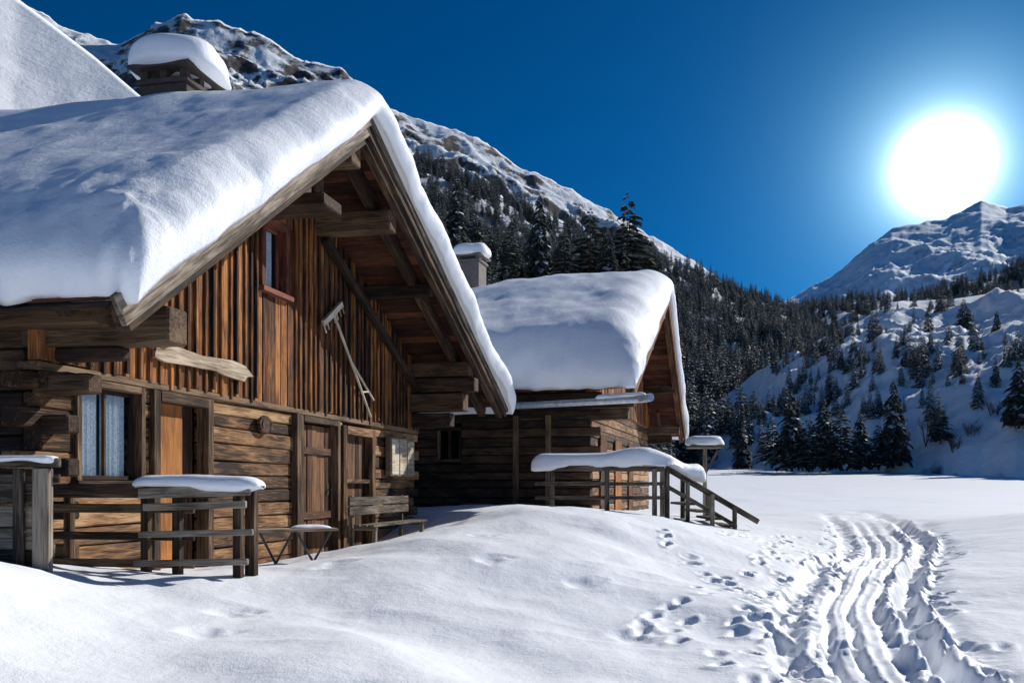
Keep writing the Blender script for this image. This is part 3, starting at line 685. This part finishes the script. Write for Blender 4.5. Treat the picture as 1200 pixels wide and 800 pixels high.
q.box(lambda a,b,c:LF(b,c,a),-1.6,.16,1.04,1.20,-.05,.034)
q.box(lambda a,b,c:LF(b,c,a),-1.6,.16,.86,.96,-.06,-.01)
q.obj('gate_boards',M_grey,fl)
cushion('gate_snow',[LF(-.2,0,.25),LF(1.25,0,.25)],.14,.03,fl,seed=5)

# =============== HOUSE 2 =================
g2=Vector((.2917,.9565,0)); n2=Vector((.9565,-.2917,0)); O2=Vector((-3.42,0,0))
def K(u,v,z): return O2+g2*u+n2*v+Vector((0,0,z))
U2=29.3;Z2=6.35;S2L=.515;S2R=.75;U2L=21.94;U2E=35.0
def deck2(u): return Z2-S2L*(U2-u) if u<U2 else Z2-S2R*(u-U2)
h2=empty('log_chalet')
LB=-9.5; WV=-1.3
prism('interior_core',K,[(23.3,-2),(34.0,-2),(34.0,deck2(34.)-.3),(U2,Z2-.3),(23.3,deck2(23.3)-.3)],WV-.3,LB+.8,M_black,h2)
q=MB(); z=-1.6; row=0
while z<2.6:
    hg=random.uniform(.2,.26)
    e=.28 if row%2 else 0
    segs=[(LB+.6,WV+e)] 
    if .72<z+hg and z<1.62: segs=[(LB+.6,-7.9),(-6.45,-5.6),(-4.9,WV+e)]
    for s in segs: q.box(lambda a,b,c:K(b,a,c),s[0],s[1],23.0+random.uniform(-.02,.02),23.25,z+.012,z+hg-.006)
    z+=hg;row+=1
q.obj('front_log_wall',M_dark,h2,.02)  # wall lies in shade; the darker log colour carries part of it
q=MB(); z=-1.6;row=0
while z<2.3:
    hg=random.uniform(.2,.26)
    q.box(lambda a,b,c:K(a,b,c),23.26,34.1,WV-.24,WV+random.uniform(-.02,.02),z+.01,z+hg-.006); z+=hg;row+=1
q.obj('gable_log_wall',M_log,h2,.015)
q=MB(); u=23.0
while u<34.1:
    w=random.uniform(.18,.26); q.box(lambda a,b,c:K(b,c,a),2.25,max(2.3,min(deck2(u),deck2(u+w))-.1),u+.004,u+w-.004,WV-.1,WV+.05+random.uniform(-.01,.01)); u+=w
for (uu,w) in ((24.2,.9),(26.5,1.1),(29.,.9)):
    q.box(lambda a,b,c:K(b,c,a),-1.,1.4,uu,uu+w,WV+.02,WV+.06)
q.obj('gable_boards',M_orange,h2,.006)
q=MB()
for (a0,a1) in ((-7.9,-6.45),(-5.6,-4.9)):
    q.box(lambda a,b,c:K(c,a,b),a0,a1,.68,.76,22.97,23.1); q.box(lambda a,b,c:K(c,a,b),a0,a1,1.55,1.64,22.97,23.1)
    for x in (a0,a1-.07,(a0+a1)/2-.03): q.box(lambda a,b,c:K(c,b,a),.76,1.55,x,x+.07,22.99,23.08)
q.box(lambda a,b,c:K(c,b,a),-1,1.9,-3.4,-3.25,22.93,23.0); q.box(lambda a,b,c:K(c,b,a),-1,1.9,-2.5,-2.35,22.93,23.0)
q.obj('window_frames',M_beam,h2)
mkmesh('glass_pane',[tuple(K(23.1,a,c)) for a,c in ((-7.9,.76),(-6.45,.76),(-6.45,1.55),(-7.9,1.55))],[(0,1,2,3)],M_glass,parent=h2)
mkmesh('glass_pane',[tuple(K(23.1,a,c)) for a,c in ((-5.6,.76),(-4.9,.76),(-4.9,1.55),(-5.6,1.55))],[(0,1,2,3)],M_glass,parent=h2)
def s2f(side):
    k=S2L if side<0 else S2R; c=1/math.hypot(1,k); s=k*c
    return (lambda s_,v,t:K(U2+side*(s_*c+t*s),v,Z2-s_*s+t*c)),(U2-U2L)/c if side<0 else (U2E-U2)/c
q=MB();qb=MB()
for side in (-1,1):
    f,Ls=s2f(side); s=0.
    while s<Ls:
        w=min(.25,Ls-s); q.box(lambda a,b,c:f(b,a,c),LB,-.03,s+.004,s+w-.004,-.05,-.012); s+=w
    qb.box(lambda a,b,c:f(a,c,b),0.02,Ls+.05,-.34,.03,-.02,.035,.7); qb.box(lambda a,b,c:f(a,c,b),.05,Ls,-.46,-.055,-.2,-.04,.3)
    for k in range(3): q.box(lambda a,b,c:f(b,a,c),LB,-.1-.2*k,Ls-.1*k-.05,Ls+.06-.1*k,-.1-.05*k,-.055-.05*k)
    for k in range(8):
        vv=-.9-k*1.15; q.box(lambda a,b,c:f(a,c,b),Ls-1.5,Ls-.03,-.2,-.055,vv-.06,vv+.06)
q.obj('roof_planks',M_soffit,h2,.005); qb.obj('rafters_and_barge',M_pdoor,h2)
q=MB()
for (u0,z0,z1,ve) in ((23.0,1.75,2.05,-.3),(23.02,2.08,2.36,-.15),(26.2,4.05,4.35,-.1),(29.1,5.5,5.85,-.1),(32.3,3.4,3.7,-.1),(33.8,2.0,2.3,-.1),(33.8,1.65,1.95,-.4)):
    q.box(lambda a,b,c:K(b,a,c),WV-.1 if u0>23.5 else LB+.6,ve,u0,u0+.3,z0,z1)
q.obj('purlins',M_beam,h2,.02)
def fK(u,v,z): return (O2.x+g2.x*u+n2.x*v, O2.y+g2.y*u+n2.y*v, z)
roof_snow('roof_snow',fK,lambda u:np.where(u<U2,Z2-S2L*(U2-u),Z2-S2R*(u-U2)),U2L-.1,U2E+.2,LB-.1,.08,lambda u,v:1.36-.25*sst(29,33,u)-.75*(1-sst(-9.5,-5,v)),1.05,h2,80,U2,2.2,droop=(.08,.05),nu=90,nv=90,edge_n=.08,sf=.22,dgm=.04,lump=.06)
q=MB(); 
q.rod(K(21.75,-6.0,1.98),K(21.75,.2,2.12),.085); q.rod(K(21.75,.2,2.12),K(21.5,.5,2.14),.09,.10)
q.obj('rain_gutter',M_metal,h2,0)
cushion('gutter_snow',[tuple(K(21.75,-.9,2.18)),tuple(K(21.75,.35,2.22))],.24,.12,h2,seed=9)
q=MB(); uc2=30.0;vc2=-7.1
q.box(lambda a,b,c:K(b,c,a),5.0,8.0,uc2-.42,uc2+.42,vc2-.42,vc2+.42); q.box(lambda a,b,c:K(b,c,a),8.0,8.08,uc2-.48,uc2+.48,vc2-.48,vc2+.48)
for a_ in (-.36,.36):
    for b_ in (-.36,.36): q.box(lambda a,b,c:K(uc2+a_+b,vc2+b_+c,a),8.08,8.2,-.06,.06,-.06,.06)
q.box(lambda a,b,c:K(b,c,a),8.2,8.27,uc2-.55,uc2+.55,vc2-.55,vc2+.55)
q.obj('chimney',plain_mat('chimney_stone',(.16,.14,.13),.9),h2)
blob('chimney_snow',K(uc2,vc2,8.3),.68,.66,.42,h2,8)
r2=empty('stair_railing'); q=MB()
for (z0,w) in ((.36,.10),(.06,.07),(-.22,.07),):
    q.beam((.46,17,z0),(3.05,17.15,z0),.06,w)
for x in (.8,1.9,2.85,3.1): q.beam((x,17.06,-1.2),(x,17.06,.36),.09,.09,up=(0,1,0))
q.beam((3.1,17.2,.38),(5.05,17.5,-.72),.06,.11); q.beam((3.1,17.2,.02),(4.5,17.45,-.75),.05,.08)
q.beam((3.3,18.7,.5),(4.9,18.9,-.45),.06,.1); q.beam((3.0,17.2,.36),(3.3,18.7,.42),.06,.1); q.beam((3.0,17.2,.0),(3.3,18.7,.05),.05,.08)
for x,z in ((3.55,.1),(4.05,-.15),(4.5,-.4)): q.beam((x,17.25,-1.3),(x,17.25,z),.08,.08,up=(0,1,0))
for x,z in ((3.3,.55),(3.75,.25),(4.3,-.1)): q.beam((x,18.75,-1.3),(x,18.75,z),.09,.09,up=(0,1,0))
for k in range(5): q.beam((3.6+.28*k,17.3,-.35-.15*k),(3.6+.28*k,18.7,-.35-.15*k),.26,.05)
q.obj('railing_timbers',M_grey,r2)
cushion('railing_snow',[(.38,17,.42),(1.5,17.02,.43),(2.6,17.1,.46),(3.15,17.25,.44),(3.55,17.6,.28),(4.0,17.9,.12)],.42,.30,r2,seed=12,n=60,hang=.06)
cushion('stair_snow',[(3.3,18.75,.55),(3.9,18.8,.25)],.22,.12,r2,seed=13)
sp=empty('snow_covered_table'); q=MB()
X=4.52;Y=20
q.rod((X,Y,-1.3),(X,Y,.95),.05); q.box(lambda a,b,c:(X+a,Y+b,c),-.38,.38,-.3,.3,.90,.97); q.beam((X-.05,Y,.2),(X+.3,Y,.85),.05,.05)
q.obj('table_timber',M_grey,sp); blob('table_snow',(X,Y,.99),.44,.36,.2,sp,5,flat=.04)

# ---------------- light & world -----------------
az=math.radians(54); el_=math.radians(31)
S=Vector((math.sin(az)*math.cos(el_),math.cos(az)*math.cos(el_),math.sin(el_)))
sl=bpy.data.lights.new('sun','SUN'); sl.energy=5.0; sl.angle=math.radians(.5); sl.color=(1,.96,.89)
so=bpy.data.objects.new('sun',sl); scene.collection.objects.link(so); so.rotation_euler=S.to_track_quat('Z','Y').to_euler(); so.location=(60,40,50)
w=bpy.data.worlds.new('World'); scene.world=w; w.use_nodes=True; nt=w.node_tree; N=nt.nodes; L=nt.links
bg=N['Background']; sky=N.new('ShaderNodeTexSky'); sky.sky_type='NISHITA'; sky.sun_disc=False
sky.sun_elevation=el_; sky.sun_rotation=az; sky.altitude=3000; sky.air_density=.8; sky.dust_density=0.0; sky.ozone_density=5.0
hs=N.new('ShaderNodeHueSaturation'); hs.inputs['Saturation'].default_value=1.4; L.new(sky.outputs[0],hs.inputs['Color'])
bg.inputs['Strength'].default_value=.075
L.new(hs.outputs[0],bg.inputs['Color'])
tcw=N.new('ShaderNodeTexCoord'); dt=N.new('ShaderNodeVectorMath'); dt.operation='DOT_PRODUCT'
gd=Vector((.505,1.0,.375)).normalized(); nm=N.new('ShaderNodeVectorMath'); nm.operation='NORMALIZE'
L.new(tcw.outputs['Generated'],nm.inputs[0]); L.new(nm.outputs[0],dt.inputs[0]); dt.inputs[1].default_value=gd
mxm=N.new('ShaderNodeMath'); mxm.operation='MAXIMUM'; mxm.inputs[1].default_value=0; L.new(dt.outputs['Value'],mxm.inputs[0])
prev=bg
for (n_,col,st) in ((2100,(1,1,1),6),(460,(.6,.9,1),.9),(120,(.3,.68,.85),.40),(28,(.06,.28,.48),.16)):
    pw=N.new('ShaderNodeMath'); pw.operation='POWER'; pw.inputs[1].default_value=n_; L.new(mxm.outputs[0],pw.inputs[0])
    ml=N.new('ShaderNodeMath'); ml.operation='MULTIPLY'; ml.inputs[1].default_value=st; L.new(pw.outputs[0],ml.inputs[0])
    b2=N.new('ShaderNodeBackground'); b2.inputs['Color'].default_value=(*col,1); L.new(ml.outputs[0],b2.inputs['Strength'])
    ad=N.new('ShaderNodeAddShader'); L.new(prev.outputs[0],ad.inputs[0]); L.new(b2.outputs[0],ad.inputs[1]); prev=ad
L.new(prev.outputs[0],N['World Output'].inputs['Surface'])
# ---------------- camera -----------------
cam=bpy.data.cameras.new('camera'); cam.lens=30; cam.sensor_width=36; cam.shift_y=(HY-400)/1200; cam.clip_end=20000; cam.clip_start=.05
co=bpy.data.objects.new('camera',cam); scene.collection.objects.link(co); co.rotation_euler=(math.radians(90),0,0); co.location=(0,0,0)
scene.camera=co
scene.view_settings.view_transform='Standard'; scene.view_settings.look='None'; scene.view_settings.exposure=0
